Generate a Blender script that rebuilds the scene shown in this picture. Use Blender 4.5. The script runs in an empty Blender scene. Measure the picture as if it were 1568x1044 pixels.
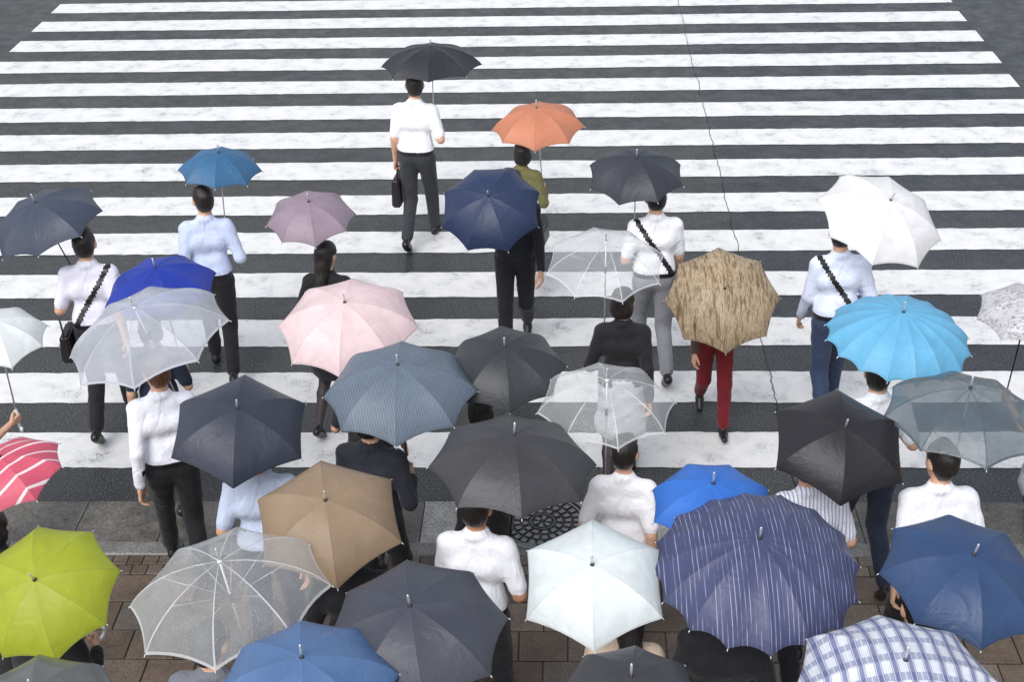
import bpy, math, random
import numpy as np
from mathutils import Matrix, Vector, Quaternion
random.seed(7); np.random.seed(7)
sc=bpy.context.scene
col=sc.collection

# ------------------------------------------------------------------ helpers
def lin(c):
    return tuple(((x/255)/12.92 if x/255<=0.04045 else ((x/255+0.055)/1.055)**2.4) for x in c)+(1.0,)
def new_mat(name):
    m=bpy.data.materials.new(name); m.use_nodes=True
    nt=m.node_tree
    for n in list(nt.nodes): nt.nodes.remove(n)
    out=nt.nodes.new('ShaderNodeOutputMaterial')
    return m,nt,out
def N(nt,t): return nt.nodes.new(t)
def L(nt,a,b): nt.links.new(a,b)
def ramp(nt,fac,stops):
    r=nt.nodes.new('ShaderNodeValToRGB'); cr=r.color_ramp
    while len(cr.elements)<len(stops): cr.elements.new(0.5)
    for e,(p,c) in zip(cr.elements,stops):
        e.position=p; e.color=c if len(c)==4 else tuple(c)+(1,)
    L(nt,fac,r.inputs[0]); return r
def noise(nt,vec,scale,detail=3,rough=.55,dist=0):
    n=N(nt,'ShaderNodeTexNoise'); n.inputs['Scale'].default_value=scale
    n.inputs['Detail'].default_value=detail; n.inputs['Roughness'].default_value=rough
    n.inputs['Distortion'].default_value=dist
    if vec is not None: L(nt,vec,n.inputs['Vector'])
    return n
def mapping(nt,v,s):
    mp=N(nt,'ShaderNodeMapping'); mp.inputs['Scale'].default_value=s; L(nt,v,mp.inputs['Vector']); return mp.outputs[0]
def mix(nt,fac,a,b,mode='MIX'):
    m=nt.nodes.new('ShaderNodeMix'); m.data_type='RGBA'; m.blend_type=mode
    for s,v in ((m.inputs[0],fac),(m.inputs[6],a),(m.inputs[7],b)):
        if isinstance(v,(int,float)): s.default_value=v
        elif isinstance(v,tuple): s.default_value=v
        else: L(nt,v,s)
    return m.outputs[2]
def math_(nt,op,a,b=0.0,c=0.0):
    m=nt.nodes.new('ShaderNodeMath'); m.operation=op
    for s,v in zip(m.inputs,(a,b,c)):
        if isinstance(v,(int,float)): s.default_value=v
        else: L(nt,v,s)
    return m.outputs[0]
def bump(nt,h,strength,dist):
    b=nt.nodes.new('ShaderNodeBump'); b.inputs['Strength'].default_value=strength
    b.inputs['Distance'].default_value=dist; L(nt,h,b.inputs['Height']); return b.outputs[0]
def link_obj(name,me):
    o=bpy.data.objects.new(name,me); col.objects.link(o); return o
def mesh_from(name,verts,faces,mats=(),fm=None,smooth=False):
    me=bpy.data.meshes.new(name)
    me.from_pydata([tuple(v) for v in verts],[],[tuple(f) for f in faces])
    for m in mats: me.materials.append(m)
    if fm is not None: me.polygons.foreach_set('material_index',np.array(fm,dtype=np.int32))
    me.polygons.foreach_set('use_smooth',np.full(len(me.polygons),smooth,dtype=bool))
    me.update(); return me

# ------------------------------------------------------------------ camera
X=Vector((1,.0032,.0385)).normalized()
Y=Vector((80,1233,-2178)).normalized()
Z=X.cross(Y).normalized(); X=Y.cross(Z)
cam_d=bpy.data.cameras.new('camera'); cam=bpy.data.objects.new('camera',cam_d); col.objects.link(cam)
R=Matrix((X,Y,Z)).to_4x4()
cam.matrix_world=Matrix.Translation((0,-8.828,5.928))@R
cam_d.lens=50.0; cam_d.sensor_width=36; cam_d.clip_end=1500
sc.camera=cam

# ------------------------------------------------------------------ light
SEL,SAZ=math.radians(50),math.radians(205)
w=bpy.data.worlds.new('World'); sc.world=w; w.use_nodes=True
nt=w.node_tree
for n in list(nt.nodes): nt.nodes.remove(n)
wo=nt.nodes.new('ShaderNodeOutputWorld'); bg=nt.nodes.new('ShaderNodeBackground')
sky=nt.nodes.new('ShaderNodeTexSky'); sky.sky_type='NISHITA'; sky.sun_disc=False
sky.sun_elevation=SEL; sky.sun_rotation=SAZ
sky.air_density=1.0; sky.dust_density=3.0
hs=nt.nodes.new('ShaderNodeHueSaturation'); hs.inputs['Saturation'].default_value=.32; hs.inputs['Value'].default_value=1.40
L(nt,sky.outputs[0],hs.inputs['Color']); L(nt,hs.outputs[0],bg.inputs[0])
bg.inputs[1].default_value=.15
L(nt,bg.outputs[0],wo.inputs[0])
sd=bpy.data.lights.new('sun','SUN'); sd.energy=1.35; sd.angle=math.radians(40); sd.color=(1,.985,.97)
so=bpy.data.objects.new('sun',sd); col.objects.link(so)
sdir=Vector((math.sin(SAZ)*math.cos(SEL),math.cos(SAZ)*math.cos(SEL),math.sin(SEL)))
so.rotation_euler=sdir.to_track_quat('Z','Y').to_euler(); so.location=(0,0,30)
sc.view_settings.view_transform='Standard'; sc.view_settings.look='None'
sc.view_settings.exposure=0; sc.view_settings.gamma=1

# ------------------------------------------------------------------ ground materials
def crack_mask(nt,vec,pos,width,wig):
    sep=N(nt,'ShaderNodeSeparateXYZ'); L(nt,vec,sep.inputs[0])
    n=noise(nt,vec,1.6,4,.65)
    off=math_(nt,'MULTIPLY_ADD',n.outputs[0],wig,-wig/2)
    d=math_(nt,'ABSOLUTE',math_(nt,'ADD',math_(nt,'SUBTRACT',sep.outputs[0],pos),off))
    return math_(nt,'LESS_THAN',d,width), sep
def asphalt():
    m,nt,out=new_mat('asphalt')
    tc=N(nt,'ShaderNodeTexCoord'); v=tc.outputs['Object']
    sp=noise(nt,v,75,2,.85); mid=noise(nt,v,3.2,5,.68)
    big=noise(nt,mapping(nt,v,(.45,1,1)),.8,2,.6)
    c=ramp(nt,sp.outputs[0],[(.36,(.008,.009,.010)),(.53,(.038,.040,.041)),(.68,(.20,.20,.20))])
    c3=ramp(nt,big.outputs[0],[(.3,(.78,.81,.85)),(.7,(1.20,1.20,1.14))])
    cc=mix(nt,1.0,c.outputs[0],c3.outputs[0],'MULTIPLY')
    c4=ramp(nt,mid.outputs[0],[(.3,(.70,.70,.70)),(.7,(1.2,1.2,1.2))])
    cc=mix(nt,1.0,cc,c4.outputs[0],'MULTIPLY')
    cm,sep=crack_mask(nt,v,1.63,.009,.12)
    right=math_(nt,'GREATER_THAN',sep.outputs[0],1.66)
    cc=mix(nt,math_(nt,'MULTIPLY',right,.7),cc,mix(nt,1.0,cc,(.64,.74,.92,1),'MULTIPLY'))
    cc=mix(nt,cm,cc,(.008,.008,.008,1))
    p=N(nt,'ShaderNodeBsdfPrincipled'); L(nt,cc,p.inputs['Base Color'])
    r=ramp(nt,mid.outputs[0],[(.38,(.30,)*3),(.62,(.6,)*3)]); L(nt,r.outputs[0],p.inputs['Roughness'])
    L(nt,bump(nt,sp.outputs[0],.6,.006),p.inputs['Normal'])
    L(nt,p.outputs[0],out.inputs[0]); return m
def paint():
    m,nt,out=new_mat('road_paint')
    tc=N(nt,'ShaderNodeTexCoord'); v=tc.outputs['Object']
    fine=noise(nt,v,60,3,.78); mid=noise(nt,v,4.5,5,.70)
    wear=math_(nt,'ADD',math_(nt,'MULTIPLY',fine.outputs[0],.5),math_(nt,'MULTIPLY',mid.outputs[0],.5))
    wm=ramp(nt,wear,[(.372,(1,1,1)),(.422,(0,0,0))])
    g=ramp(nt,mid.outputs[0],[(.3,(.56,.57,.575)),(.5,(.72,.725,.725)),(.7,(.80,.80,.79))])
    cc=mix(nt,wm.outputs[0],g.outputs[0],(.22,.22,.22,1))
    cm,sep=crack_mask(nt,v,1.63,.006,.12)
    cc=mix(nt,math_(nt,'MULTIPLY',cm,.85),cc,(.08,.08,.08,1))
    p=N(nt,'ShaderNodeBsdfPrincipled'); L(nt,cc,p.inputs['Base Color'])
    r=ramp(nt,mid.outputs[0],[(.3,(.28,)*3),(.7,(.55,)*3)]); L(nt,r.outputs[0],p.inputs['Roughness'])
    L(nt,bump(nt,fine.outputs[0],.3,.004),p.inputs['Normal'])
    L(nt,p.outputs[0],out.inputs[0]); return m
def concrete(name,base,dark,wet=.3):
    m,nt,out=new_mat(name)
    tc=N(nt,'ShaderNodeTexCoord'); v=tc.outputs['Object']
    a=noise(nt,v,3,5,.7); b=noise(nt,v,60,2,.75)
    c=ramp(nt,a.outputs[0],[(.34,dark),(.64,base)])
    d=ramp(nt,b.outputs[0],[(.3,(.5,)*3),(.7,(1.4,)*3)])
    cc=mix(nt,1.0,c.outputs[0],d.outputs[0],'MULTIPLY')
    p=N(nt,'ShaderNodeBsdfPrincipled'); L(nt,cc,p.inputs['Base Color'])
    r=ramp(nt,a.outputs[0],[(.3,(wet,)*3),(.7,(.65,)*3)]); L(nt,r.outputs[0],p.inputs['Roughness'])
    L(nt,bump(nt,b.outputs[0],.35,.004),p.inputs['Normal'])
    L(nt,p.outputs[0],out.inputs[0]); return m
def tile_mat():
    m,nt,out=new_mat('paving_tile')
    tc=N(nt,'ShaderNodeTexCoord'); v=tc.outputs['Object']
    at=N(nt,'ShaderNodeAttribute'); at.attribute_name='tile'
    c=ramp(nt,at.outputs['Fac'],[(0,(.085,.058,.040)),(.35,(.135,.096,.068)),(.6,(.175,.130,.097)),(.8,(.125,.108,.092)),(1,(.21,.162,.125))])
    a=noise(nt,v,4,4,.7); b=noise(nt,v,100,2,.8)
    d=ramp(nt,b.outputs[0],[(.32,(.45,)*3),(.68,(1.5,)*3)]); e=ramp(nt,a.outputs[0],[(.3,(.6,)*3),(.7,(1.25,)*3)])
    cc=mix(nt,1.0,c.outputs[0],d.outputs[0],'MULTIPLY'); cc=mix(nt,1.0,cc,e.outputs[0],'MULTIPLY')
    p=N(nt,'ShaderNodeBsdfPrincipled'); L(nt,cc,p.inputs['Base Color'])
    r=ramp(nt,a.outputs[0],[(.3,(.25,)*3),(.7,(.55,)*3)]); L(nt,r.outputs[0],p.inputs['Roughness'])
    L(nt,bump(nt,b.outputs[0],.3,.003),p.inputs['Normal'])
    L(nt,p.outputs[0],out.inputs[0]); return m
M_asph=asphalt(); M_paint=paint()
M_gut=concrete('gutter_concrete',(.16,.152,.135),(.065,.062,.055),.2); M_kerb=concrete('kerb_concrete',(.25,.245,.23),(.12,.117,.11))
M_apron=concrete('pale_concrete',(.42,.42,.40),(.22,.22,.21)); M_grout=concrete('grout',(.045,.04,.036),(.02,.018,.016))
M_tile=tile_mat(); M_far=concrete('ground_concrete',(.2,.2,.19),(.12,.12,.115))

def rect(name,x0,x1,y0,y1,z,mat):
    return link_obj(name,mesh_from(name,[(x0,y0,z),(x1,y0,z),(x1,y1,z),(x0,y1,z)],[(0,1,2,3)],[mat]))
rect('ground',-400,400,-400,400,-.03,M_far)
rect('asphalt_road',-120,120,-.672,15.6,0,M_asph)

vs=[];fs=[]
def stripe(x0,x1,yc,wd,z=.004,jit=.006,step=.06):
    n=int((x1-x0)/step); b=len(vs)
    lo=0;hi=0;slo=0;shi=0
    for i in range(n+1):
        x=x0+(x1-x0)*i/n
        slo=.97*slo+random.gauss(0,.0014); shi=.97*shi+random.gauss(0,.0014)
        lo=.4*lo+random.gauss(0,jit*.6); hi=.4*hi+random.gauss(0,jit*.6)
        vs.append((x,yc-wd/2+lo+slo,z)); vs.append((x,yc+wd/2+hi+shi,z))
    for i in range(n): fs.append((b+2*i,b+2*i+2,b+2*i+3,b+2*i+1))
for n in range(0,17):
    stripe(-7.55+random.uniform(-.03,.03),5.52+random.uniform(-.03,.03),.9*n,.475)
me=mesh_from('zebra_crossing',vs,fs,[M_paint]); link_obj('zebra_crossing',me)
vs=[];fs=[]
stripe(5.62,30,12.12,.22); link_obj('lane_line',mesh_from('lane_line',vs,fs,[M_paint]))

def boxes(name,items,mat,bev=.006):
    V=[];F=[]
    for (x0,x1,y0,y1,z0,z1) in items:
        b=len(V); e=bev
        V+= [(x0,y0,z0),(x1,y0,z0),(x1,y1,z0),(x0,y1,z0),(x0,y0,z1-e),(x1,y0,z1-e),(x1,y1,z1-e),(x0,y1,z1-e),
             (x0+e,y0+e,z1),(x1-e,y0+e,z1),(x1-e,y1-e,z1),(x0+e,y1-e,z1)]
        for k in range(4):
            j=(k+1)%4
            F.append((b+k,b+j,b+4+j,b+4+k)); F.append((b+4+k,b+4+j,b+8+j,b+8+k))
        F.append((b+8,b+9,b+10,b+11))
    return link_obj(name,mesh_from(name,V,F,[mat]))
MX,MY,MR=-.17,-.93,.32
g=[];x=-40.0
while x<40:
    x2=x+.6-.005
    if not (x2>MX-.75 and x<MX+.40): g.append((x,x2,-1.155,-.668,-.02,.010))
    x+=.6
boxes('gutter',g,M_gut,.003)
k=[];x=-39.8
while x<40:
    k.append((x,x+.594,-1.300,-1.160,-.02,.034)); x+=.6
boxes('kerb',k,M_kerb,.010)
lx=max(a[1] for a in g if a[1]<MX)+.005; rx=min(a[0] for a in g if a[0]>MX)-.005
boxes('concrete_apron',[(lx,rx,-1.155,-.668,-.02,.013)],M_apron,.003)
rect('sidewalk',-60,60,-16,-1.303,.022,M_grout)
boxes('far_kerb',[(a[0],a[1],15.6,15.78,-.02,.15) for a in g],M_kerb,.012)
rect('far_sidewalk',-60,60,15.785,30,.14,M_far)

def tiles(name,x0,x1,y0,y1,tw,td,z,gap=.006,bev=.004):
    V=[];F=[];att=[]
    r=0;y=y1
    while y-td>=y0-1e-6:
        x=x0-(tw/2 if r%2 else 0)
        while x<x1:
            a=random.random(); dz=random.uniform(-.0012,.0012)
            X0,X1,Y0,Y1=x+gap/2,x+tw-gap/2,y-td+gap/2,y-gap/2
            b=len(V); e=bev; zt=z+dz
            V+=[(X0,Y0,z-.012),(X1,Y0,z-.012),(X1,Y1,z-.012),(X0,Y1,z-.012),
                (X0,Y0,zt-e*.6),(X1,Y0,zt-e*.6),(X1,Y1,zt-e*.6),(X0,Y1,zt-e*.6),
                (X0+e,Y0+e,zt),(X1-e,Y0+e,zt),(X1-e,Y1-e,zt+random.uniform(-.001,.001)),(X0+e,Y1-e,zt)]
            for k in range(4):
                j=(k+1)%4
                F.append((b+k,b+j,b+4+j,b+4+k)); F.append((b+4+k,b+4+j,b+8+j,b+8+k)); att+=[a,a]
            F.append((b+8,b+9,b+10,b+11)); att.append(a)
            x+=tw
        y-=td; r+=1
    me=mesh_from(name,V,F,[M_tile])
    A=me.attributes.new('tile','FLOAT','FACE'); A.data.foreach_set('value',np.array(att,dtype=np.float32))
    return link_obj(name,me)
tiles('edge_paving',-12,12,-1.512,-1.306,.103,.103,.032)
tiles('sidewalk_paving',-12,12,-9.4,-1.515,.30,.27,.032,gap=.009)

# ------------------------------------------------------------------ manhole cover
def iron():
    m,nt,out=new_mat('cast_iron')
    tc=N(nt,'ShaderNodeTexCoord'); v=tc.outputs['Object']; a=noise(nt,v,30,3,.6)
    sep=N(nt,'ShaderNodeSeparateXYZ'); L(nt,v,sep.inputs[0])
    c=ramp(nt,a.outputs[0],[(.3,(.035,.035,.038)),(.7,(.08,.08,.08))])
    hi=math_(nt,'GREATER_THAN',sep.outputs[2],.0185)
    cc=mix(nt,hi,c.outputs[0],(.22,.22,.22,1))
    p=N(nt,'ShaderNodeBsdfPrincipled'); L(nt,cc,p.inputs['Base Color'])
    p.inputs['Metallic'].default_value=.4; p.inputs['Roughness'].default_value=.35
    L(nt,bump(nt,a.outputs[0],.3,.003),p.inputs['Normal']); L(nt,p.outputs[0],out.inputs[0]); return m
M_iron=iron()
def manhole():
    V=[];F=[]
    def ringsec(r0,r1,a0,a1,z0,z1,n):
        b=len(V); e=min(.004,(r1-r0)*.25)
        for i in range(n+1):
            a=a0+(a1-a0)*i/n; c,s=math.cos(a),math.sin(a)
            V.extend([(r0*c,r0*s,z0),((r0+e)*c,(r0+e)*s,z1),((r1-e)*c,(r1-e)*s,z1),(r1*c,r1*s,z0)])
        for i in range(n):
            for j in range(3): F.append((b+4*i+j,b+4*i+j+1,b+4*i+5+j,b+4*i+4+j))
        F.append((b,b+1,b+2,b+3)); q=b+4*n; F.append((q+3,q+2,q+1,q))
    n=64; V.append((0,0,.010)); 
    for i in range(n): V.append((MR*math.cos(2*math.pi*i/n),MR*math.sin(2*math.pi*i/n),.010))
    for i in range(n): F.append((0,1+i,1+(i+1)%n))
    ringsec(MR-.018,MR+.012,0,2*math.pi,-.02,.028,72)
    ringsec(MR-.05,MR-.028,0,2*math.pi,.010,.022,72)
    for (r0,r1,cnt,fr) in [(.215,.262,26,.6),(.155,.20,20,.6),(.078,.088,1,1),(.10,.14,12,.55)]:
        for i in range(cnt):
            a0=2*math.pi*i/cnt; ringsec(r0,r1,a0,a0+2*math.pi/cnt*fr,.010,.021,6 if cnt>1 else 48)
    for i in range(6):
        a0=2*math.pi*i/6; ringsec(.02,.066,a0,a0+.6,.010,.022,4)
    o=link_obj('manhole_cover',mesh_from('manhole_cover',V,F,[M_iron])); o.location=(MX,MY,.014); return o
manhole()

# ------------------------------------------------------------------ SDF figure tools
def sub_slices(o,h,shape,lo,hi):
    s=[]
    for k in range(3):
        a=max(0,int(math.floor((lo[k]-o[k])/h))); b=min(shape[k],int(math.ceil((hi[k]-o[k])/h))+1)
        if b<=a: return None
        s.append(slice(a,b))
    return tuple(s)
class P:
    def __init__(s,a,b,ra,rb,lab,k=.02,S=(1,1,1),clips=(),wr=0.0):
        s.a=np.array(a,float); s.b=np.array(b,float); s.ra=ra; s.rb=rb; s.lab=lab; s.k=k
        s.S=np.array(S,float); s.clips=clips; s.wr=wr; s.ns=float(np.sqrt(np.max(s.S)))
    def bbox(s,m):
        r=max(s.ra,s.rb)/s.S+m
        return np.minimum(s.a,s.b)-r, np.maximum(s.a,s.b)+r
    def d(s,x,y,z):
        qx=(x-s.a[0])*s.S[0]; qy=(y-s.a[1])*s.S[1]; qz=(z-s.a[2])*s.S[2]
        v=(s.b-s.a)*s.S; vv=float(v@v)
        if vv>1e-12:
            t=np.clip((qx*v[0]+qy*v[1]+qz*v[2])/vv,0,1)
        else: t=0.0
        d=np.sqrt((qx-t*v[0])**2+(qy-t*v[1])**2+(qz-t*v[2])**2)-(s.ra+t*(s.rb-s.ra))
        d=d/s.ns
        if s.wr:
            d=d+s.wr*(np.sin(24*z+22*x+9*y+3*np.sin(17*y+5*x+9*z))*np.sin(15*x+13*y-10*z+1.3)+.4*np.sin(47*z-38*x+29*y))
        for (n,c) in s.clips:
            d=np.maximum(d,n[0]*x+n[1]*y+n[2]*z-c)
        return d
def sdf_mesh(prims,h,pad=.03):
    lo=np.min([p.bbox(0)[0] for p in prims],0)-pad; hi=np.max([p.bbox(0)[1] for p in prims],0)+pad
    n=np.ceil((hi-lo)/h).astype(int)+2
    F=np.full(n,.12,dtype=np.float32)
    ax=[lo[k]+h*np.arange(n[k]) for k in range(3)]
    for p in prims:
        a,b=p.bbox(.03+p.k)
        sl=sub_slices(lo,h,n,a,b)
        if sl is None: continue
        x=ax[0][sl[0]][:,None,None]; y=ax[1][sl[1]][None,:,None]; z=ax[2][sl[2]][None,None,:]
        d=p.d(x,y,z); f=F[sl]; k=p.k
        hh=np.maximum(k-np.abs(f-d),0)/k
        F[sl]=np.minimum(f,d)-hh*hh*k*.25
    nx,ny,nz=F.shape
    cs=(nx-1,ny-1,nz-1); acc=np.zeros(cs+(3,),np.float32); cnt=np.zeros(cs,np.float32)
    def sl3(off): return tuple(slice(o,o+c) for o,c in zip(off,cs))
    for axis in range(3):
        o1,o2=[q for q in range(3) if q!=axis]
        for i in (0,1):
            for j in (0,1):
                off=[0,0,0]; off[o1]=i; off[o2]=j; off2=list(off); off2[axis]=1
                a=F[sl3(off)]; b=F[sl3(off2)]; m=(a<0)!=(b<0)
                den=np.where(m,a-b,1.0); t=np.where(m,a/den,0)
                mf=m.astype(np.float32); cnt+=mf
                acc[...,o1]+=mf*i; acc[...,o2]+=mf*j; acc[...,axis]+=t
    act=cnt>0; idx=np.full(cs,-1,np.int64); ii=np.argwhere(act); idx[act]=np.arange(len(ii))
    verts=(ii+acc[act]/cnt[act][:,None])*h+lo
    faces=[]
    s=F<0
    for axis in range(3):
        b_,c_=(axis+1)%3,(axis+2)%3
        s0=[slice(None)]*3; s1=[slice(None)]*3
        s0[axis]=slice(0,-1); s1[axis]=slice(1,None)
        A=s[tuple(s0)]; B=s[tuple(s1)]
        e=np.argwhere(A!=B)
        e=e[(e[:,b_]>0)&(e[:,c_]>0)&(e[:,b_]<n[b_]-1)&(e[:,c_]<n[c_]-1)]
        ins=A[e[:,0],e[:,1],e[:,2]]
        q=[]
        for (db,dc) in ((-1,-1),(0,-1),(0,0),(-1,0)):
            cidx=e.copy(); cidx[:,b_]+=db; cidx[:,c_]+=dc
            q.append(idx[cidx[:,0],cidx[:,1],cidx[:,2]])
        q=np.stack(q,1); q[~ins]=q[~ins][:,::-1]; faces.append(q)
    faces=np.concatenate(faces)
    fc=verts[faces].mean(1)
    best=np.full(len(fc),1e9); lab=np.zeros(len(fc),np.int32)
    for p in prims:
        d=p.d(fc[:,0],fc[:,1],fc[:,2]); m=d<best; best[m]=d[m]; lab[m]=p.lab
    return verts,faces,lab

SKIN,HAIR,TOP,BOT,SHOE,EYE,LIP,STRAP,SOLE,SCL=range(10)
def make_hand(grip):
    pr=[]
    ys=[.031,.0105,-.0105,-.030]
    for y,l in zip(ys,[.088,.092,.088,.082]):
        pr.append(P((.008,y*.55,0),(l,y,0),.0135,.0115,SKIN,.010))
    pr.append(P((-.03,0,0),(.02,0,0),.024,.022,SKIN,.015,S=(1,1,1.35)))
    lens=[.070,.078,.072,.056]
    bends=[(62,140,205)]*4 if grip else [(18,42,60),(24,52,74),(28,58,82),(30,60,84)]
    for y,l,bx,x0 in zip(ys,lens,bends,[.088,.092,.088,.082]):
        p=np.array((x0,y,0.)); rr=[.0098,.0088,.0080,.0070]
        for si,(fr,bd) in enumerate(zip((.45,.31,.24),bx)):
            a=math.radians(bd); q=p+l*fr*np.array((math.cos(a),y*.12*(0 if grip else 1),-math.sin(a)))
            pr.append(P(p,q,rr[si],rr[si+1],SKIN,.0025)); p=q
    if grip: th=[(.02,.028,-.006),(.050,.052,-.022),(.080,.050,-.042),(.094,.036,-.052)]
    else: th=[(.018,.028,-.004),(.050,.052,-.016),(.080,.060,-.028),(.102,.056,-.038)]
    for i,(r0,r1) in enumerate(((.015,.012),(.0115,.010),(.0098,.008))):
        pr.append(P(th[i],th[i+1],r0,r1,SKIN,.005))
    return sdf_mesh(pr,.0045,.012)
HAND={True:make_hand(True),False:make_hand(False)}
def ellp(c,r,lab,k=.01,clips=(),wr=0):
    r=np.array(r,float); m=r.max(); return P(c,c,m,m,lab,k,S=tuple(m/r),clips=clips,wr=wr)
def make_head(style):
    pr=[P((0,-.006,-.125),(0,-.006,-.06),.050,.052,SKIN,.02),
        ellp((0,-.012,.025),(.074,.092,.086),SKIN,.02),
        ellp((0,.026,-.030),(.060,.062,.082),SKIN,.03),
        P((-.014,.058,-.092),(.014,.058,-.092),.019,.019,SKIN,.03),
        P((-.036,.072,.030),(.036,.072,.030),.012,.012,SKIN,.015),
        P((0,.080,.012),(0,.103,-.026),.008,.0125,SKIN,.010),
        P((-.013,.090,-.030),(.013,.090,-.030),.008,.008,SKIN,.006),
        P((-.03,.060,-.02),(-.045,.045,-.03),.016,.016,SKIN,.02),P((.03,.060,-.02),(.045,.045,-.03),.016,.016,SKIN,.02)]
    for sx in (-1,1):
        pr.append(ellp((sx*.078,-.006,-.006),(.012,.021,.032),SKIN,.006))
        pr.append(P((sx*.026,.0795,.005),(sx*.039,.0765,.005),.0065,.006,SCL,.002))
        pr.append(P((sx*.032,.0835,.005),(sx*.032,.084,.005),.0050,.0050,EYE,.001))
        pr.append(P((sx*.018,.090,.028),(sx*.046,.078,.029),.004,.003,HAIR,.002))
    pr.append(P((-.018,.083,-.060),(.018,.083,-.060),.0065,.0065,LIP,.004))
    face=((0,.78,-.62),.006)
    if style=='short':
        pr.append(ellp((0,-.020,.033),(.081,.101,.093),HAIR,.010,clips=(face,),wr=.0022))
        pr.append(ellp((0,-.040,-.020),(.072,.070,.085),HAIR,.020,clips=(((0,.85,-.3),-.012),((0,0,-1),.088)),wr=.0022))
        pr.append(P((-.03,-.045,.088),(.02,.01,.100),.032,.026,HAIR,.03,wr=.003))
    elif style=='bob':
        pr.append(ellp((0,-.022,.032),(.086,.105,.096),HAIR,.010,clips=(face,),wr=.003))
        pr.append(ellp((0,-.035,-.030),(.092,.085,.112),HAIR,.02,clips=(((0,.9,-.2),.028),((0,0,-1),.112)),wr=.004))
    else:
        pr.append(ellp((0,-.022,.032),(.086,.105,.096),HAIR,.010,clips=(face,),wr=.003))
        pr.append(P((0,-.050,-.02),(0,-.085,-.27),.084,.050,HAIR,.02,S=(1,1.25,1),clips=(((0,1,0),.0),),wr=.004))
    return sdf_mesh(pr,.0055,.012)
HEAD={s:make_head(s) for s in ('short','bob','long')}

def ik(a,t,l1,l2,pole):
    a=np.array(a,float); t=np.array(t,float); v=t-a; d=np.linalg.norm(v)
    mx=(l1+l2)*.995
    if d>mx: t=a+v/d*mx; v=t-a; d=mx
    mn=abs(l1-l2)+.12
    if d<mn: t=a+v/d*mn; v=t-a; d=mn
    u=v/d; x=(l1*l1-l2*l2+d*d)/(2*d); hgt=math.sqrt(max(l1*l1-x*x,0))
    p=np.array(pole,float); p=p-u*(p@u); p/=np.linalg.norm(p)
    return a+u*x+p*hgt, t

_mc={}
def cloth_mat(rgb,kind='plain',rough=.8):
    key=(rgb,kind)
    if key in _mc: return _mc[key]
    m,nt,out=new_mat('cloth_%s_%d_%d_%d'%((kind,)+tuple(rgb)))
    tc=N(nt,'ShaderNodeTexCoord'); v=tc.outputs['Object']
    c=lin(rgb); a=noise(nt,mapping(nt,v,(1.3,1.3,.7)),9,3,.6,1.2)
    base=c
    if kind=='stripes':
        sep=N(nt,'ShaderNodeSeparateXYZ'); L(nt,v,sep.inputs[0])
        s=math_(nt,'SINE',math_(nt,'MULTIPLY',sep.outputs[0],300))
        base=mix(nt,math_(nt,'MULTIPLY',math_(nt,'GREATER_THAN',s,.45),.7),c,lin((120,132,180)))
    g=ramp(nt,a.outputs[0],[(.3,(.92,)*3),(.7,(1.02,)*3)])
    cc=mix(nt,1.0,base,g.outputs[0],'MULTIPLY')
    p=N(nt,'ShaderNodeBsdfPrincipled'); L(nt,cc,p.inputs['Base Color']); p.inputs['Roughness'].default_value=rough
    p.inputs['Specular IOR Level'].default_value=.25
    p.inputs['Sheen Weight'].default_value=.12
    L(nt,bump(nt,a.outputs[0],.55,.03),p.inputs['Normal'])
    L(nt,p.outputs[0],out.inputs[0]); _mc[key]=m; return m
def simple(name,rgb,rough=.5,metal=0,spec=.5,bs=0):
    m,nt,out=new_mat(name); p=N(nt,'ShaderNodeBsdfPrincipled')
    tc=N(nt,'ShaderNodeTexCoord'); v=tc.outputs['Object']
    if bs: v=mapping(nt,v,(1,1,.13))
    a=noise(nt,v,25 if not bs else bs,2,.6)
    lo,hi=(.88,1.08) if not bs else (.55,1.7)
    g=ramp(nt,a.outputs[0],[(.3,(lo,)*3),(.7,(hi,)*3)])
    L(nt,mix(nt,1.0,lin(rgb),g.outputs[0],'MULTIPLY'),p.inputs['Base Color'])
    p.inputs['Roughness'].default_value=rough; p.inputs['Metallic'].default_value=metal
    p.inputs['Specular IOR Level'].default_value=spec
    if bs: L(nt,bump(nt,a.outputs[0],.6,.01),p.inputs['Normal'])
    L(nt,p.outputs[0],out.inputs[0]); return m
M_skin=simple('skin',(212,168,142),.5); M_skin2=simple('skin_tan',(190,140,108),.5)
M_hair=simple('hair_black',(34,30,29),.4,bs=110); M_hairb=simple('hair_brown',(92,62,44),.42,bs=110)
M_eye=simple('eye',(30,22,18),.15); M_lip=simple('lips',(170,100,92),.4); M_scl=simple('eye_white',(225,222,216),.3)
M_shoe=simple('leather_black',(28,27,28),.3); M_leather=simple('bag_leather',(34,30,32),.35); M_tights=simple('tights',(60,52,52),.6)
M_steel=simple('steel',(225,227,230),.28,metal=.7); M_blkmetal=simple('black_metal',(45,46,50),.3,metal=.6)
M_plastic=simple('handle_plastic',(35,35,38),.3); M_wood=simple('handle_wood',(110,65,35),.35); M_white_pl=simple('white_plastic',(225,228,230),.3)

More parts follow.
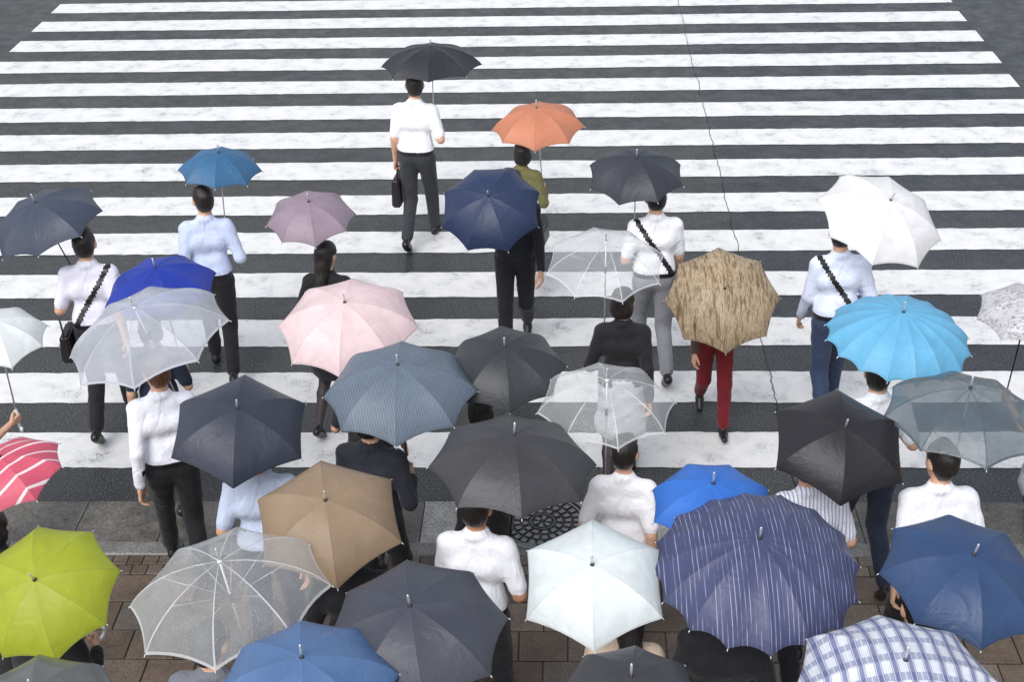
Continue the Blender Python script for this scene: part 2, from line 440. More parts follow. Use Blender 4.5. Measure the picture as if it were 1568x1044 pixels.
def person(name,px,py,H,yaw,top,bottom,bkind='trousers',sleeve='short',hair='short',hairmat=None,
           grip=None,axis=None,side=1,pose=0,topkind='plain',strap=None,other='relax',female=False,lean=4,skinm=None,shoes=None,nod=6):
    s=H/1.72
    yw=math.radians(yaw); cy,sy=math.cos(yw),math.sin(yw)
    GZ=ground_z(py)
    def tol(p):
        dx,dy=p[0]-px,p[1]-py
        return np.array(((dx*cy+dy*sy)/s,(-dx*sy+dy*cy)/s,(p[2]-GZ)/s))
    pr=[]
    f=.92 if female else 1.0
    tl=math.tan(math.radians(lean))
    hz={0:.872,1:.872,2:.895,3:.90}[pose]
    dz=(.90-hz)
    def sp(x,y,z): return np.array((x,y+(z-.93)*tl,z-dz))
    W=.0026
    belt=(bkind=='trousers' and not female and sum(top)>330)
    hp=.100 if not female else .106
    pr.append(P(sp(-.068,-.004,.93),sp(.068,-.004,.93),hp,hp,BOT,.03,wr=W*.6))
    pr.append(P(sp(-.050*f,0,1.08),sp(.050*f,0,1.08),.100*f,.100*f,TOP,.05,S=(1,1.05,1),wr=W))
    pr.append(P(sp(-.076*f,0,1.26),sp(.076*f,0,1.26),.106*f,.106*f,TOP,.06,S=(1,1.08,1),wr=W))
    pr.append(P(sp(-.128*f,-.005,1.375),sp(.128*f,-.005,1.375),.056,.056,TOP,.05,wr=W*.6))
    pr.append(P(sp(-.06,-.008,1.405),sp(.06,-.008,1.405),.042,.042,TOP,.05))
    if bkind in('trousers','skirt'):
        zc=(.985 if belt else .915)-dz
        pr.append(P(sp(-.060,0,1.0),sp(.060,0,1.0),.114,.108,TOP,.03,clips=(((0,0,-1),-zc),),wr=W*1.5))
    if female:
        for sx in (-1,1): pr.append(P(sp(sx*.065,.07,1.24),sp(sx*.062,.075,1.24),.052,.052,TOP,.05))
    nb=sp(0,.004,1.45); hc=sp(0,.022,1.595)
    pr.append(P(nb,sp(0,.008,1.52),.050*f,.049*f,SKIN,.010))
    pr.append(P(sp(-.012,-.010,1.450),sp(.012,-.004,1.450),.064*f,.064*f,TOP,.012,S=(1,1,1.6)))
    if pose==0: A=[(.085,.25,.088,8),(-.085,-.27,.150,-36)]
    elif pose==1: A=[(.085,-.27,.150,-36),(-.085,.25,.088,8)]
    elif pose==2: A=[(.085,.02,.086,0),(-.085,-.16,.23,-50)]
    else: A=[(.095,.03,.086,0),(-.095,-.03,.086,0)]
    loose=bkind=='trousers'
    for (ax_,ay,az_,pit) in A:
        hip=np.array((math.copysign(.085,ax_),0,hz)); kn,an=ik(hip,(ax_,ay,az_),.42,.41,(0,1,.1))
        if loose:
            pr.append(P(hip,kn,.092,.066,BOT,.03,wr=W))
            hem=kn+(an-kn)*.90
            pr.append(P(kn,hem,.066,.056,BOT,.02,wr=W))
            pr.append(P(kn+(an-kn)*.5,an,.035,.03,SOLE,.005))
        else:
            pr.append(P(hip,kn,.082,.054,SOLE,.03)); mid=kn+(an-kn)*.3+np.array((0,-.012,0))
            pr.append(P(kn,mid,.049,.051,SOLE,.02)); pr.append(P(mid,an,.051,.030,SOLE,.02))
        p_=math.radians(pit); c_,s_=math.cos(p_),math.sin(p_)
        def rt(y,z): return an+np.array((0,y*c_-z*s_,y*s_+z*c_))
        pr.append(P(rt(-.045,-.050),rt(.06,-.050),.036,.036,SHOE,.008)); pr.append(P(rt(.05,-.052),rt(.155,-.058),.040,.030,SHOE,.02,S=(1,1,1.15)))
        pr.append(P(rt(-.03,-.03),rt(.03,-.03),.036,.033,SHOE,.015))
    if bkind=='skirt':
        pr.append(P((0,0,.95),(0,.0,.60),.145,.195,BOT,.03,S=(1,1.15,1),clips=(((0,0,-1),-.50),((0,0,1),1.00)),wr=.005))
    if bkind in('coat','dress'):
        pr.append(P((0,0,1.02),(0,0,.62),.130,.195,TOP,.05,S=(1,1.12,1),clips=(((0,0,-1),-.52),((0,0,1),1.08)),wr=.005))
    hands=[]
    sws={0:-1,1:1,2:.5,3:.1}[pose]
    for sd_ in (1,-1):
        sh=sp(sd_*.164*f,-.005,1.375)
        if grip is not None and sd_==side:
            G=tol(grip); Aw=np.array((axis[0]*cy+axis[1]*sy,-axis[0]*sy+axis[1]*cy,axis[2])); Aw/=np.linalg.norm(Aw)
            el0=sh+np.array((sd_*.05,-.02,-.26)); dr=G-el0; dr=dr-Aw*(dr@Aw)
            if np.linalg.norm(dr)<.02: dr=np.array((0,1.,0))-Aw*Aw[1]
            xh=dr/np.linalg.norm(dr); yh=Aw; zh=np.cross(xh,yh)
            wr_=G-xh*.082+zh*.024*sd_
            eb,wt=ik(sh,wr_,.28,.25,(sd_*.35,-.5,-1))
            hands.append((True,sd_,wt,xh,yh,zh))
        else:
            swy=sws*(.14 if sd_>0 else -.14)
            if other=='bag': swy=.02
            if other=='fold': tgt=sp(sd_*.06,.26,1.14)
            else: tgt=sh+np.array((sd_*.055,swy,-.515+.12*abs(swy)))
            eb,wt=ik(sh,tgt,.28,.25,(sd_*.15,-1,-.1))
            xh=(wt-eb)/np.linalg.norm(wt-eb); yv=np.array((-.25*sd_,1,0.2)); yv=yv-xh*(yv@xh); yh=yv/np.linalg.norm(yv); zh=np.cross(xh,yh)
            hands.append((other in('bag','fold'),sd_,wt,xh,yh,zh))
            free=(wt,xh,yh,zh,sd_)
        if sleeve=='short':
            m_=sh+(eb-sh)*.80
            pr.append(P(sh,m_,.054,.053,TOP,.04,wr=W)); pr.append(P(sh+(eb-sh)*.5,eb,.042*f,.038*f,SKIN,.004)); pr.append(P(eb,wt,.039*f,.026*f,SKIN,.012))
        elif sleeve=='long':
            pr.append(P(sh,eb,.056,.047,TOP,.04,wr=W)); pr.append(P(eb,eb+(wt-eb)*.93,.047,.037,TOP,.02,wr=W)); pr.append(P(eb+(wt-eb)*.6,wt,.030,.026,SKIN,.003))
    v,fc,lb=sdf_mesh(pr,.0135)
    c=v[fc].mean(1)
    ysh=(c[:,2]-.93)*tl
    m=(lb==SKIN)&(c[:,2]<1.452-dz)&(c[:,2]>1.30)&(np.abs(c[:,0])<.10)&(np.abs(c[:,1]-ysh)<.12)
    lb[m]=TOP
    if belt:
        m=(c[:,2]>.972-dz)&(c[:,2]<1.004-dz)&((lb==TOP)|(lb==BOT))&(np.abs(c[:,0])<.19)&(np.abs(c[:,1])<.16)
        lb[m]=STRAP
    if strap is not None:
        n=np.array((1.0*1,0,.62*strap)); n/=np.linalg.norm(n); p0=np.array((0,0,1.20-dz))
        m=(np.abs((c-p0)@n)<.019)&(c[:,2]>.93)&(lb==TOP)&(np.abs(c[:,0])<.18)
        lb[m]=STRAP
        vid=np.unique(fc[m]); dirs=v[vid][:,:2].copy(); nn=np.linalg.norm(dirs,axis=1,keepdims=True)+1e-6
        v[vid,:2]+=dirs/nn*.006
    V=[v];Fa=[fc];Lb=[lb];off=len(v)
    hv,hf,hl=HEAD[hair]
    hr=math.radians(random.uniform(-22,22)); hp=math.radians(-nod)
    Rz=np.array(((math.cos(hr),-math.sin(hr),0),(math.sin(hr),math.cos(hr),0),(0,0,1)))
    Rx=np.array(((1,0,0),(0,math.cos(hp),-math.sin(hp)),(0,math.sin(hp),math.cos(hp))))
    hv2=(hv*(.96 if female else 1.0))@(Rz@Rx).T+hc
    V.append(hv2);Fa.append(hf+off);Lb.append(hl);off+=len(hv2)
    for (gr,sd_,wt,xh,yh,zh) in hands:
        a,b,cc_=HAND[gr]; a=(a*(.92 if female else 1.0)).copy(); ff=b
        if sd_<0: a[:,2]*=-1; ff=b[:,::-1]
        a=a[:,0:1]*xh+a[:,1:2]*yh+a[:,2:3]*zh+wt
        V.append(a);Fa.append(ff+off);Lb.append(cc_);off+=len(a)
    V=np.concatenate(V)*s; Fa=np.concatenate(Fa); Lb=np.concatenate(Lb)
    mats=[skinm or M_skin, hairmat or M_hair, cloth_mat(top,topkind), cloth_mat(bottom), shoes or M_shoe, M_eye, M_lip, M_leather,
          (M_tights if female else (shoes or M_shoe)), M_scl]
    me=bpy.data.meshes.new(name)
    me.from_pydata(V.tolist(),[],Fa.tolist())
    for m in mats: me.materials.append(m)
    me.polygons.foreach_set('material_index',Lb.astype(np.int32)); me.polygons.foreach_set('use_smooth',np.ones(len(Fa),bool)); me.update()
    o=link_obj(name,me); o.location=(px,py,GZ); o.rotation_euler=(0,0,yw)
    wt,xh,yh,zh,sd_=free
    gp=wt+xh*.082-zh*.024*sd_
    def tow(g): return (px+(g[0]*cy-g[1]*sy)*s, py+(g[0]*sy+g[1]*cy)*s, GZ+g[2]*s)
    return o,tow(gp),tow
def ground_z(y): return .032 if y<-1.3 else (.010 if y<-.67 else (.004 if y>-.3 else .002))

# ------------------------------------------------------------------ umbrellas
def tube(V,F,FM,pts,rad,mi,n=6,cap=True):
    pts=[Vector(p) for p in pts]; b=len(V); m=len(pts)
    rads=rad if isinstance(rad,(list,tuple)) else [rad]*m
    up=None
    for i,p in enumerate(pts):
        t=(pts[min(i+1,m-1)]-pts[max(i-1,0)]).normalized()
        if up is None: up=t.orthogonal().normalized()
        else: up=(up-t*up.dot(t)).normalized()
        q=t.cross(up)
        for k in range(n):
            a=2*math.pi*k/n; V.append(tuple(p+(up*math.cos(a)+q*math.sin(a))*rads[i]))
    for i in range(m-1):
        for k in range(n):
            F.append((b+i*n+k,b+i*n+(k+1)%n,b+(i+1)*n+(k+1)%n,b+(i+1)*n+k)); FM.append(mi)
    if cap:
        F.append(tuple(b+k for k in range(n))[::-1]); FM.append(mi); F.append(tuple(b+(m-1)*n+k for k in range(n))); FM.append(mi)

def desat(rgb,k=.86):
    l=.3*rgb[0]+.59*rgb[1]+.11*rgb[2]
    return tuple(max(0,min(252,l+(c-l)*k)) for c in rgb)
def canopy_mat(style,rgb,idx):
    m,nt,out=new_mat('canopy_%s_%d'%(style,idx))
    tc=N(nt,'ShaderNodeTexCoord'); v=tc.outputs['Object']
    sep=N(nt,'ShaderNodeSeparateXYZ'); L(nt,v,sep.inputs[0]); sx,sy,sz=sep.outputs
    base=lin(desat(rgb,.95 if idx in(11,27) else .84)); lum=.3*base[0]+.6*base[1]+.1*base[2]
    fold=noise(nt,v,6,3,.62,1.0)
    dm=None
    if style in('clear','milky') or idx>=19:
        drops=N(nt,'ShaderNodeTexVoronoi'); drops.inputs['Scale'].default_value=85; L(nt,v,drops.inputs['Vector'])
        dm=ramp(nt,drops.outputs['Distance'],[(.10,(1,1,1)),(.26,(0,0,0))]).outputs[0]
    tr=min(.32,.04+lum*.5)
    if style=='pin':
        s=math_(nt,'SINE',math_(nt,'MULTIPLY',sx,300))
        n2=noise(nt,mapping(nt,v,(60,6,6)),1,2,.5)
        mk=math_(nt,'MULTIPLY',math_(nt,'GREATER_THAN',s,.90),ramp(nt,n2.outputs[0],[(.40,(.0,)*3),(.60,(.7,)*3)]).outputs[0])
        base=mix(nt,mk,base,lin((172,178,204)))
    elif style=='finepin':
        s=math_(nt,'SINE',math_(nt,'MULTIPLY',math_(nt,'ADD',sx,math_(nt,'MULTIPLY',sy,.25)),420))
        base=mix(nt,math_(nt,'MULTIPLY',math_(nt,'GREATER_THAN',s,.6),.20),base,lin((165,180,200)))
    elif style=='animal':
        n2=noise(nt,mapping(nt,v,(6.5,.9,1.0)),8,4,.7,.2)
        base=ramp(nt,n2.outputs[0],[(.34,lin((104,86,66))),(.46,lin((146,124,98))),(.54,lin((190,172,144))),(.62,lin((134,112,86))),(.72,lin((212,200,178)))]).outputs[0]
    elif style=='plaid':
        def bands(s,fq,w_): return math_(nt,'GREATER_THAN',math_(nt,'SINE',math_(nt,'MULTIPLY',s,fq)),w_)
        c1=mix(nt,math_(nt,'MULTIPLY',bands(sx,95,.1),.75),lin((226,230,242)),lin((80,92,150)))
        c1=mix(nt,math_(nt,'MULTIPLY',bands(sy,60,.4),.55),c1,lin((92,104,155)))
        base=mix(nt,math_(nt,'MULTIPLY',bands(sx,285,.8),.6),c1,lin((240,242,248)))
    elif style=='stripe':
        s=math_(nt,'SINE',math_(nt,'MULTIPLY',math_(nt,'SUBTRACT',sx,math_(nt,'MULTIPLY',sy,.9)),62))
        base=mix(nt,math_(nt,'GREATER_THAN',s,.88),base,lin((240,222,226)))
    elif style=='speckle':
        n2=noise(nt,mapping(nt,v,(1,2.2,1)),22,3,.7,1.2)
        base=ramp(nt,n2.outputs[0],[(.38,lin((150,147,153))),(.50,lin((216,214,220)))]).outputs[0]
    g=ramp(nt,fold.outputs[0],[(.3,(.88,)*3),(.7,(1.05,)*3)])
    base=mix(nt,1.0,base,g.outputs[0],'MULTIPLY')
    uv=N(nt,'ShaderNodeUVMap'); su=N(nt,'ShaderNodeSeparateXYZ'); L(nt,uv.outputs[0],su.inputs[0])
    hem=math_(nt,'GREATER_THAN',su.outputs[1],.965)
    seam=math_(nt,'LESS_THAN',math_(nt,'MINIMUM',su.outputs[0],math_(nt,'SUBTRACT',1.0,su.outputs[0])),.016)
    edge=math_(nt,'MAXIMUM',hem,seam)
    if style!='clear': base=mix(nt,math_(nt,'MULTIPLY',edge,.22),base,(lum*.3,lum*.3,lum*.3,1))
    hh=fold.outputs[0] if dm is None else math_(nt,'MULTIPLY_ADD',dm,.07,fold.outputs[0])
    nb=bump(nt,hh,.34,.024)
    p=N(nt,'ShaderNodeBsdfPrincipled'); L(nt,base,p.inputs['Base Color']); L(nt,nb,p.inputs['Normal'])
    p.inputs['Roughness'].default_value=.44; p.inputs['Specular IOR Level'].default_value=.38
    if style in('clear','milky','greyclear'):
        tl=N(nt,'ShaderNodeBsdfTranslucent'); L(nt,base,tl.inputs['Color'])
        p.inputs['Roughness'].default_value=.16
        t=N(nt,'ShaderNodeBsdfTransparent'); ms=N(nt,'ShaderNodeMixShader')
        f0={'clear':.27,'milky':.58,'greyclear':.74}[style]
        lw=N(nt,'ShaderNodeLayerWeight'); lw.inputs['Blend'].default_value=.25
        fac=math_(nt,'MULTIPLY_ADD',lw.outputs['Facing'],.35,f0)
        if dm is not None: fac=math_(nt,'MULTIPLY_ADD',dm,.18,fac)
        fac=math_(nt,'MINIMUM',math_(nt,'MULTIPLY_ADD',edge,.35,fac),.97)
        m2=N(nt,'ShaderNodeMixShader'); m2.inputs[0].default_value=.35
        L(nt,p.outputs[0],m2.inputs[1]); L(nt,tl.outputs[0],m2.inputs[2])
        L(nt,fac,ms.inputs[0]); L(nt,t.outputs[0],ms.inputs[1]); L(nt,m2.outputs[0],ms.inputs[2])
        L(nt,ms.outputs[0],out.inputs[0])
    elif tr>.10:
        tl=N(nt,'ShaderNodeBsdfTranslucent'); L(nt,base,tl.inputs['Color'])
        ms=N(nt,'ShaderNodeMixShader'); ms.inputs[0].default_value=tr
        L(nt,p.outputs[0],ms.inputs[1]); L(nt,tl.outputs[0],ms.inputs[2]); L(nt,ms.outputs[0],out.inputs[0])
    else: L(nt,p.outputs[0],out.inputs[0])
    return m

def umbrella(name,C,w,axis,style,rgb,idx,grip_len,panels=8,handle='straight',depth=.24):
    R_=w/2/math.cos(math.pi/panels*.5); Hd=w*depth; th=math.radians(66)
    nr,ns=10,6; V=[];F=[];UV=[]
    rnd=random.Random(idx*13+5)
    wob=[rnd.uniform(-.018,.018) for _ in range(panels)]
    def rib(k,t):
        a=2*math.pi*k/panels; r=R_*math.sin(t*th)/math.sin(th)
        z=Hd*(math.cos(t*th)-math.cos(th))/(1-math.cos(th))+wob[k%panels]*t*t
        return Vector((r*math.cos(a),r*math.sin(a),z))
    def pt(k,u,t):
        s_=2*u-1; te=t*(1-.085*(1-s_*s_)*t)
        p=rib(k,te)*(1-u)+rib(k+1,te)*u
        a=2*math.pi*(k+u)/panels; r=R_*math.sin(te*th)/math.sin(th)
        q=Vector((r*math.cos(a),r*math.sin(a),p.z))
        bl=.08; p=p*(1-bl)+q*bl
        p.z-=.013*(1-s_*s_)*t*(w/.8)
        return p
    for k in range(panels):
        b=len(V)
        for i in range(nr+1):
            for j in range(ns+1): V.append(pt(k,j/ns,.02+.98*i/nr))
        for i in range(nr):
            for j in range(ns):
                F.append((b+i*(ns+1)+j,b+(i+1)*(ns+1)+j,b+(i+1)*(ns+1)+j+1,b+i*(ns+1)+j+1))
                UV.append([(j/ns,i/nr),(j/ns,(i+1)/nr),((j+1)/ns,(i+1)/nr),((j+1)/ns,i/nr)])
    me=mesh_from('canopy',V,F,[canopy_mat(style,rgb,idx)],smooth=True)
    uvl=me.uv_layers.new(name='UVMap'); uvl.data.foreach_set('uv',np.array(UV,dtype=np.float32).ravel())
    root=bpy.data.objects.new(name,None); col.objects.link(root); root.empty_display_size=.1
    can=link_obj('canopy',me); can.parent=root
    V=[];F=[];FM=[]
    clear=style in('clear','milky')
    mm=[M_steel if (clear or rnd.random()<.5) else M_blkmetal, {'straight':M_plastic,'wood':M_wood,'white':M_white_pl}[handle], M_steel, M_blkmetal]
    for k in range(panels):
        pts=[rib(k,t)-Vector((0,0,.004)) for t in [.03,.2,.4,.6,.8,.97]]
        pts[-1]=rib(k,1.0)+Vector((0,0,-.002))
        tube(V,F,FM,pts,.0016,0,4)
        tube(V,F,FM,[rib(k,1.0),rib(k,1.0)+(rib(k,1.0)-rib(k,.93)).normalized()*.014],.0030,2,5)
        tube(V,F,FM,[Vector((0,0,Hd-.22)),rib(k,.5)-Vector((0,0,.006))],.0014,0,4)
    tube(V,F,FM,[(0,0,Hd-.005),(0,0,Hd-grip_len-.02)],.0052,0,8)
    tube(V,F,FM,[(0,0,Hd-.20),(0,0,Hd-.25)],.009,3,8)
    tube(V,F,FM,[(0,0,Hd-.010),(0,0,Hd+.002),(0,0,Hd+.006)],[.012,.011,.005],3 if not clear else 1,12)
    tube(V,F,FM,[(0,0,Hd+.002),(0,0,Hd+.04),(0,0,Hd+.070),(0,0,Hd+.076)],[.0068,.0062,.0056,.002],2,8)
    z0=Hd-grip_len
    if handle=='straight':
        tube(V,F,FM,[(0,0,z0+.065),(0,0,z0+.055),(0,0,z0-.05),(0,0,z0-.06)],[.008,.013,.014,.010],1,10)
    else:
        pts=[(0,0,z0+.06),(0,0,z0-.06)]+[(.035-.035*math.cos(a),0,z0-.06-.035*math.sin(a)) for a in [math.pi*i/8 for i in range(1,9)]]+[(.07,0,z0-.04)]
        tube(V,F,FM,pts,.0095,1,8)
    fr=link_obj('frame',mesh_from('frame',V,F,mm,FM,smooth=True)); fr.parent=root
    ax=Vector(axis).normalized(); q=Vector((0,0,1)).rotation_difference(ax)
    sp_=rnd.uniform(0,2*math.pi) if style in('plain','clear','milky','greyclear') else rnd.uniform(-.08,.08)
    root.rotation_mode='QUATERNION'
    root.rotation_quaternion=q@Quaternion((0,0,1),sp_)
    root.location=C
    return root,Hd

def briefcase(name,top,yaw,wd=.38,ht=.28,th_=.09,mat=None,handle=True):
    import bmesh
    bm=bmesh.new(); bmesh.ops.create_cube(bm,size=1)
    for v in bm.verts: 
        t=1.0 if v.co.z<0 else .72
        v.co=Vector((v.co.x*th_*t,v.co.y*wd,v.co.z*ht-ht/2-.06))
    bmesh.ops.bevel(bm,geom=bm.edges[:],offset=.016,segments=3,affect='EDGES')
    me=bpy.data.meshes.new(name); bm.to_mesh(me); bm.free()
    vv=[tuple(v.co) for v in me.vertices]; ff=[tuple(p.vertices) for p in me.polygons]; fm=[0]*len(ff)
    if handle:
        pts=[(0,-.07,-.065),(0,-.06,-.02),(0,-.035,0),(0,.035,0),(0,.06,-.02),(0,.07,-.065)]
    else:
        pts=[(0,-wd*.46,-.08),(0,-wd*.42,-.02),(-.03,-.03,.05)]
    tube(vv,ff,fm,pts,.008,0,8)
    tube(vv,ff,fm,[(th_*.47,-wd*.46,-ht*.62),(th_*.47,wd*.46,-ht*.62)],.003,1,6)
    tube(vv,ff,fm,[(-th_*.47,-wd*.46,-ht*.62),(-th_*.47,wd*.46,-ht*.62)],.003,1,6)
    o=link_obj(name,mesh_from(name,vv,ff,[mat or M_leather,M_blkmetal],fm,smooth=False)); o.location=top; o.rotation_euler=(0,0,math.radians(yaw)); return o

# ------------------------------------------------------------------ crowd
WHT=(244,245,250); BLK=(34,34,38); NVY=(42,50,68); GRY=(96,98,104); CHR=(54,56,62)
D=dict
crowd=[
(1,'black_umbrella',-1.24,3.83,1.74,.92,0,0,'plain',(42,44,52),8,'straight',D(n='man_in_white_shirt',H=1.72,top=WHT,bottom=CHR,side=1,pose=0,other='bag',bag=1,dp=.20)),
(2,'orange_umbrella',-.24,2.60,1.59,.78,6,-3,'plain',(214,130,94),8,'wood',D(n='woman_in_olive_coat',H=1.50,top=(112,110,72),bottom=(90,88,62),bk='coat',sl='long',f=1,hair='bob',side=1,pose=1,strap=1)),
(3,'teal_umbrella',-2.68,1.34,1.74,.64,5,3,'plain',(46,100,146),8,'straight',D(n='man_in_blue_shirt',H=1.68,top=(200,212,242),bottom=BLK,sl='long',side=1,pose=1)),
(4,'dark_navy_umbrella',-3.76,.42,1.72,.82,12,-12,'plain',(62,70,90),8,'straight',D(n='man_in_lavender_shirt',H=1.70,top=(226,226,242),bottom=BLK,side=-1,pose=0,strap=-1)),
(5,'mauve_umbrella',-1.84,.48,1.71,.64,12,0,'plain',(154,134,150),8,'wood',D(n='woman_in_black_dress',H=1.56,top=BLK,bottom=BLK,bk='dress',f=1,hair='long',side=-1,pose=0)),
(6,'navy_umbrella',-.57,.93,1.57,.77,34,-3,'plain',(36,52,88),8,'straight',D(n='man_in_black_suit',H=1.66,top=(34,36,44),bottom=(30,30,34),sl='long',side=1,pose=0,yaw=180)),
(7,'charcoal_umbrella',.53,1.22,1.71,.74,12,0,'plain',(52,56,66),8,'straight',D(n='man_in_white_shirt',H=1.68,top=WHT,bottom=(130,132,138),side=-1,pose=1,strap=1)),
(8,'clear_umbrella',.26,-.30,1.72,.80,10,0,'clear',(236,241,246),8,'white',D(n='woman_in_black_jacket',H=1.60,top=BLK,bottom=(205,208,214),bk='skirt',sl='long',f=1,hair='bob',side=-1,pose=0)),
(9,'white_umbrella',2.22,.42,1.70,.90,22,14,'plain',(250,250,252),8,'white',D(n='man_in_pale_blue_shirt',H=1.70,top=(220,228,250),bottom=(50,64,92),sl='long',side=1,pose=0,strap=1)),
(10,'brown_patterned_umbrella',1.09,.02,1.27,.80,38,0,'animal',(140,120,95),8,'wood',D(n='woman_in_red_trousers',H=1.42,top=(90,70,60),bottom=(118,30,38),sl='long',f=1,hair='bob',side=-1,pose=1,yaw=180,lean=12,nod=28,fix=(1.10,.40))),
(11,'royal_blue_umbrella',-2.72,-.44,1.62,.76,6,-4,'plain',(28,52,155),8,'straight',D(n='woman_in_dark_dress',H=1.52,top=NVY,bottom=NVY,bk='dress',f=1,hair='bob',side=1,pose=1)),
(12,'milky_umbrella',-2.58,-1.28,1.73,1.02,7,-12,'milky',(218,224,236),8,'white',D(n='man_in_white_shirt',H=1.66,top=(238,240,250),bottom=BLK,sl='long',side=1,pose=1,hm=1,yaw=20)),
(13,'pink_umbrella',-1.36,-1.12,1.71,.87,14,0,'plain',(252,222,225),8,'white',D(n='woman_in_black_dress',H=1.56,top=(44,44,48),bottom=BLK,bk='dress',f=1,hair='long',side=-1,pose=1)),
(14,'steel_blue_umbrella',-.95,-1.95,1.74,.87,9,0,'finepin',(94,110,128),8,'straight',D(n='man_in_dark_suit',H=1.68,top=(42,44,54),bottom=(34,34,38),sl='long',side=1,pose=0)),
(15,'charcoal_umbrella',-.36,-1.66,1.72,.71,12,0,'plain',(50,53,58),8,'straight',D(n='woman_in_black_dress',H=1.55,top=BLK,bottom=BLK,bk='dress',f=1,hair='bob',side=1,pose=0)),
(16,'sky_blue_umbrella',1.98,-1.35,1.74,.86,8,2,'plain',(100,188,236),16,'white',D(n='man_in_white_shirt',H=1.66,top=(240,242,248),bottom=NVY,side=1,pose=1)),
(17,'speckled_umbrella',2.82,-1.06,1.73,.60,10,0,'speckle',(180,180,185),8,'white',D(n='woman_in_grey_dress',H=1.55,top=(170,172,178),bottom=GRY,bk='dress',f=1,hair='bob',side=-1,pose=0,dx=.12)),
(18,'pale_umbrella',-3.50,-1.30,1.73,.60,10,4,'plain',(240,246,248),8,'white',D(n='woman_in_navy_dress',H=1.54,top=NVY,bottom=NVY,bk='dress',f=1,hair='bob',side=1,pose=1,dx=-.22)),
(19,'dark_slate_umbrella',-1.80,-2.31,1.71,.78,17,6,'plain',(50,56,72),6,'straight',D(n='man_in_light_blue_shirt',H=1.68,top=(198,210,236),bottom=NVY,side=-1,pose=0)),
(20,'dark_grey_umbrella',-.28,-2.70,1.75,.87,2,3,'plain',(60,60,64),8,'straight',D(n='man_in_white_shirt',H=1.68,top=(240,242,250),bottom=CHR,side=1,pose=0,sk=1,yaw=-8)),
(21,'red_striped_umbrella',-2.93,-2.76,1.72,.58,10,-10,'stripe',(226,84,112),8,'white',D(n='woman_in_black_dress',H=1.52,top=BLK,bottom=BLK,bk='dress',f=1,hair='bob',side=1,pose=0,dx=-.1)),
(22,'black_umbrella',1.45,-2.45,1.69,.74,21,4,'plain',(37,35,41),6,'straight',D(n='man_in_striped_shirt',H=1.66,top=(238,240,250),bottom=BLK,side=1,pose=0,tk='stripes')),
(23,'grey_umbrella',2.15,-2.25,1.75,.87,1,3,'greyclear',(102,118,128),8,'straight',D(n='man_in_white_shirt',H=1.70,top=(240,242,250),bottom=BLK,side=1,pose=1)),
(24,'tan_umbrella',-1.19,-3.13,1.70,.76,18,2,'plain',(156,130,102),6,'wood',D(n='man_in_black_jacket',H=1.66,top=BLK,bottom=BLK,sl='long',side=-1,pose=0)),
(25,'clear_umbrella',-1.56,-3.74,1.74,.93,3,-6,'clear',(236,241,244),8,'white',D(n='man_in_grey_shirt',H=1.68,top=(120,124,132),bottom=BLK,side=1,pose=1)),
(26,'lime_umbrella',-2.46,-3.65,1.66,.69,30,-3,'plain',(168,182,30),8,'white',D(n='woman_in_black_jacket',H=1.54,top=BLK,bottom=BLK,sl='long',bk='skirt',f=1,hair='bob',side=1,pose=0)),
(27,'bright_blue_umbrella',.72,-3.03,1.73,.62,7,0,'plain',(50,112,204),8,'white',D(n='woman_in_blue_dress',H=1.50,top=(50,60,90),bottom=NVY,bk='dress',f=1,hair='bob',side=-1,pose=1)),
(28,'pinstriped_umbrella',.88,-3.54,1.74,.97,12,0,'pin',(62,67,108),16,'wood',D(n='man_in_black_suit',H=1.70,top=(32,32,38),bottom=BLK,sl='long',side=1,pose=0)),
(29,'pale_mint_umbrella',.12,-3.61,1.70,.70,20,-3,'plain',(240,250,252),6,'white',D(n='woman_in_beige_blouse',H=1.58,top=(216,194,172),bottom=CHR,bk='skirt',sl='long',f=1,hair='long',side=-1,pose=1)),
(30,'dark_grey_umbrella',-.68,-3.96,1.71,.82,12,-4,'plain',(64,68,80),8,'straight',D(n='man_in_dark_suit',H=1.68,top=(40,42,52),bottom=BLK,sl='long',side=1,pose=0)),
(31,'blue_umbrella',-1.11,-4.33,1.73,.78,5,0,'plain',(80,116,168),8,'straight',D(n='man_in_white_shirt',H=1.68,top=WHT,bottom=BLK,side=-1,pose=1)),
(32,'navy_umbrella',1.83,-3.59,1.72,.77,13,6,'plain',(42,70,114),8,'straight',D(n='man_in_dark_suit',H=1.68,top=(40,42,52),bottom=BLK,sl='long',side=1,pose=1)),
(33,'plaid_umbrella',1.38,-4.35,1.73,.90,5,0,'plaid',(150,160,190),8,'wood',D(n='woman_in_dark_dress',H=1.58,top=NVY,bottom=NVY,bk='dress',f=1,hair='long',side=1,pose=0)),
(34,'charcoal_umbrella',.26,-4.40,1.73,.60,5,0,'plain',(58,58,64),8,'straight',D(n='woman_in_black_dress',H=1.56,top=BLK,bottom=BLK,bk='dress',f=1,hair='bob',side=1,pose=1)),
(35,'smoky_umbrella',-2.19,-4.53,1.73,.70,5,0,'greyclear',(128,134,134),8,'straight',D(n='man_in_grey_shirt',H=1.68,top=GRY,bottom=BLK,side=1,pose=1)),
(36,'clear_umbrella',.22,-2.10,1.74,.77,5,0,'clear',(236,241,244),8,'white',D(n='woman_in_white_blouse',H=1.60,top=(244,244,248),bottom=(36,38,48),bk='skirt',f=1,hair='short',side=-1,pose=0)),
]
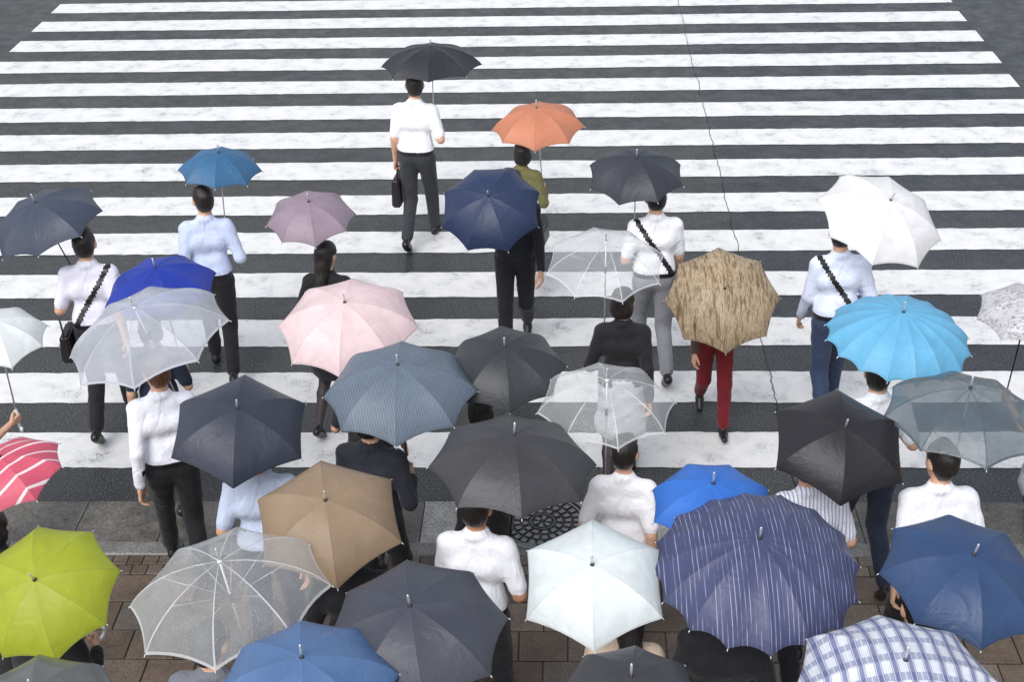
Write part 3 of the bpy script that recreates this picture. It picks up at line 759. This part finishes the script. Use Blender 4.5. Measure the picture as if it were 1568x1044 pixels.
for (i,nm,x,y,z,wd,tilt,roll,style,rgb,pan,hd,pp) in crowd:
    ax=Vector((math.tan(math.radians(roll)),-math.tan(math.radians(tilt)),1)).normalized()
    dp=pp.get('dp',.24)
    Hd=wd*dp; C=Vector((x,y,z))-ax*Hd*.22; apex=C+ax*Hd
    H=pp['H']; yaw=pp.get('yaw',random.uniform(-12,12)); side=pp['side']
    gz=.66*H
    Lg=max(.38,min(.80,(apex.z-gz)/ax.z))
    G=apex-ax*Lg
    yw=math.radians(yaw); off=(side*.13,.27)
    px=G.x-(off[0]*math.cos(yw)-off[1]*math.sin(yw)); py=G.y-(off[0]*math.sin(yw)+off[1]*math.cos(yw))
    px+=pp.get('dx',0)
    if 'fix' in pp: px,py=pp['fix']
    q=ax.rotation_difference(Vector((0,0,1)))
    for it in range(14):
        hp=Vector((px,py,H+ground_z(py)))+Vector((-math.sin(yw),math.cos(yw),0))*.03
        l=q@(hp-C); rho=math.hypot(l.x,l.y)
        if rho<wd/2+.05 and l.z>Hd*(1-(min(rho+.06,wd/2)/(wd/2))**2)-.04 and l.z<Hd+.25 and H>1.46: H-=.015
        else: break
    umbrella(nm,C,wd,ax,style,rgb,i,Lg,pan,hd,dp)
    o,gp,tow=person(pp['n'],px,py,H,yaw,pp['top'],pp['bottom'],pp.get('bk','trousers'),pp.get('sl','short'),pp.get('hair','short'),
        M_hairb if pp.get('hm') else None,grip=G,axis=ax,side=side,pose=pp['pose'],topkind=pp.get('tk','plain'),strap=pp.get('strap'),
        other=pp.get('other','relax'),female=bool(pp.get('f')),skinm=M_skin2 if pp.get('sk') else None,lean=pp.get('lean',random.uniform(3,8)),nod=pp.get('nod',random.uniform(4,16)))
    if pp.get('bag'): briefcase('briefcase',gp,yaw)
    if pp.get('strap'):
        st=pp['strap']; briefcase('shoulder_bag',tow((st*.215,-.05,.99)),yaw,.27,.22,.09,handle=False)
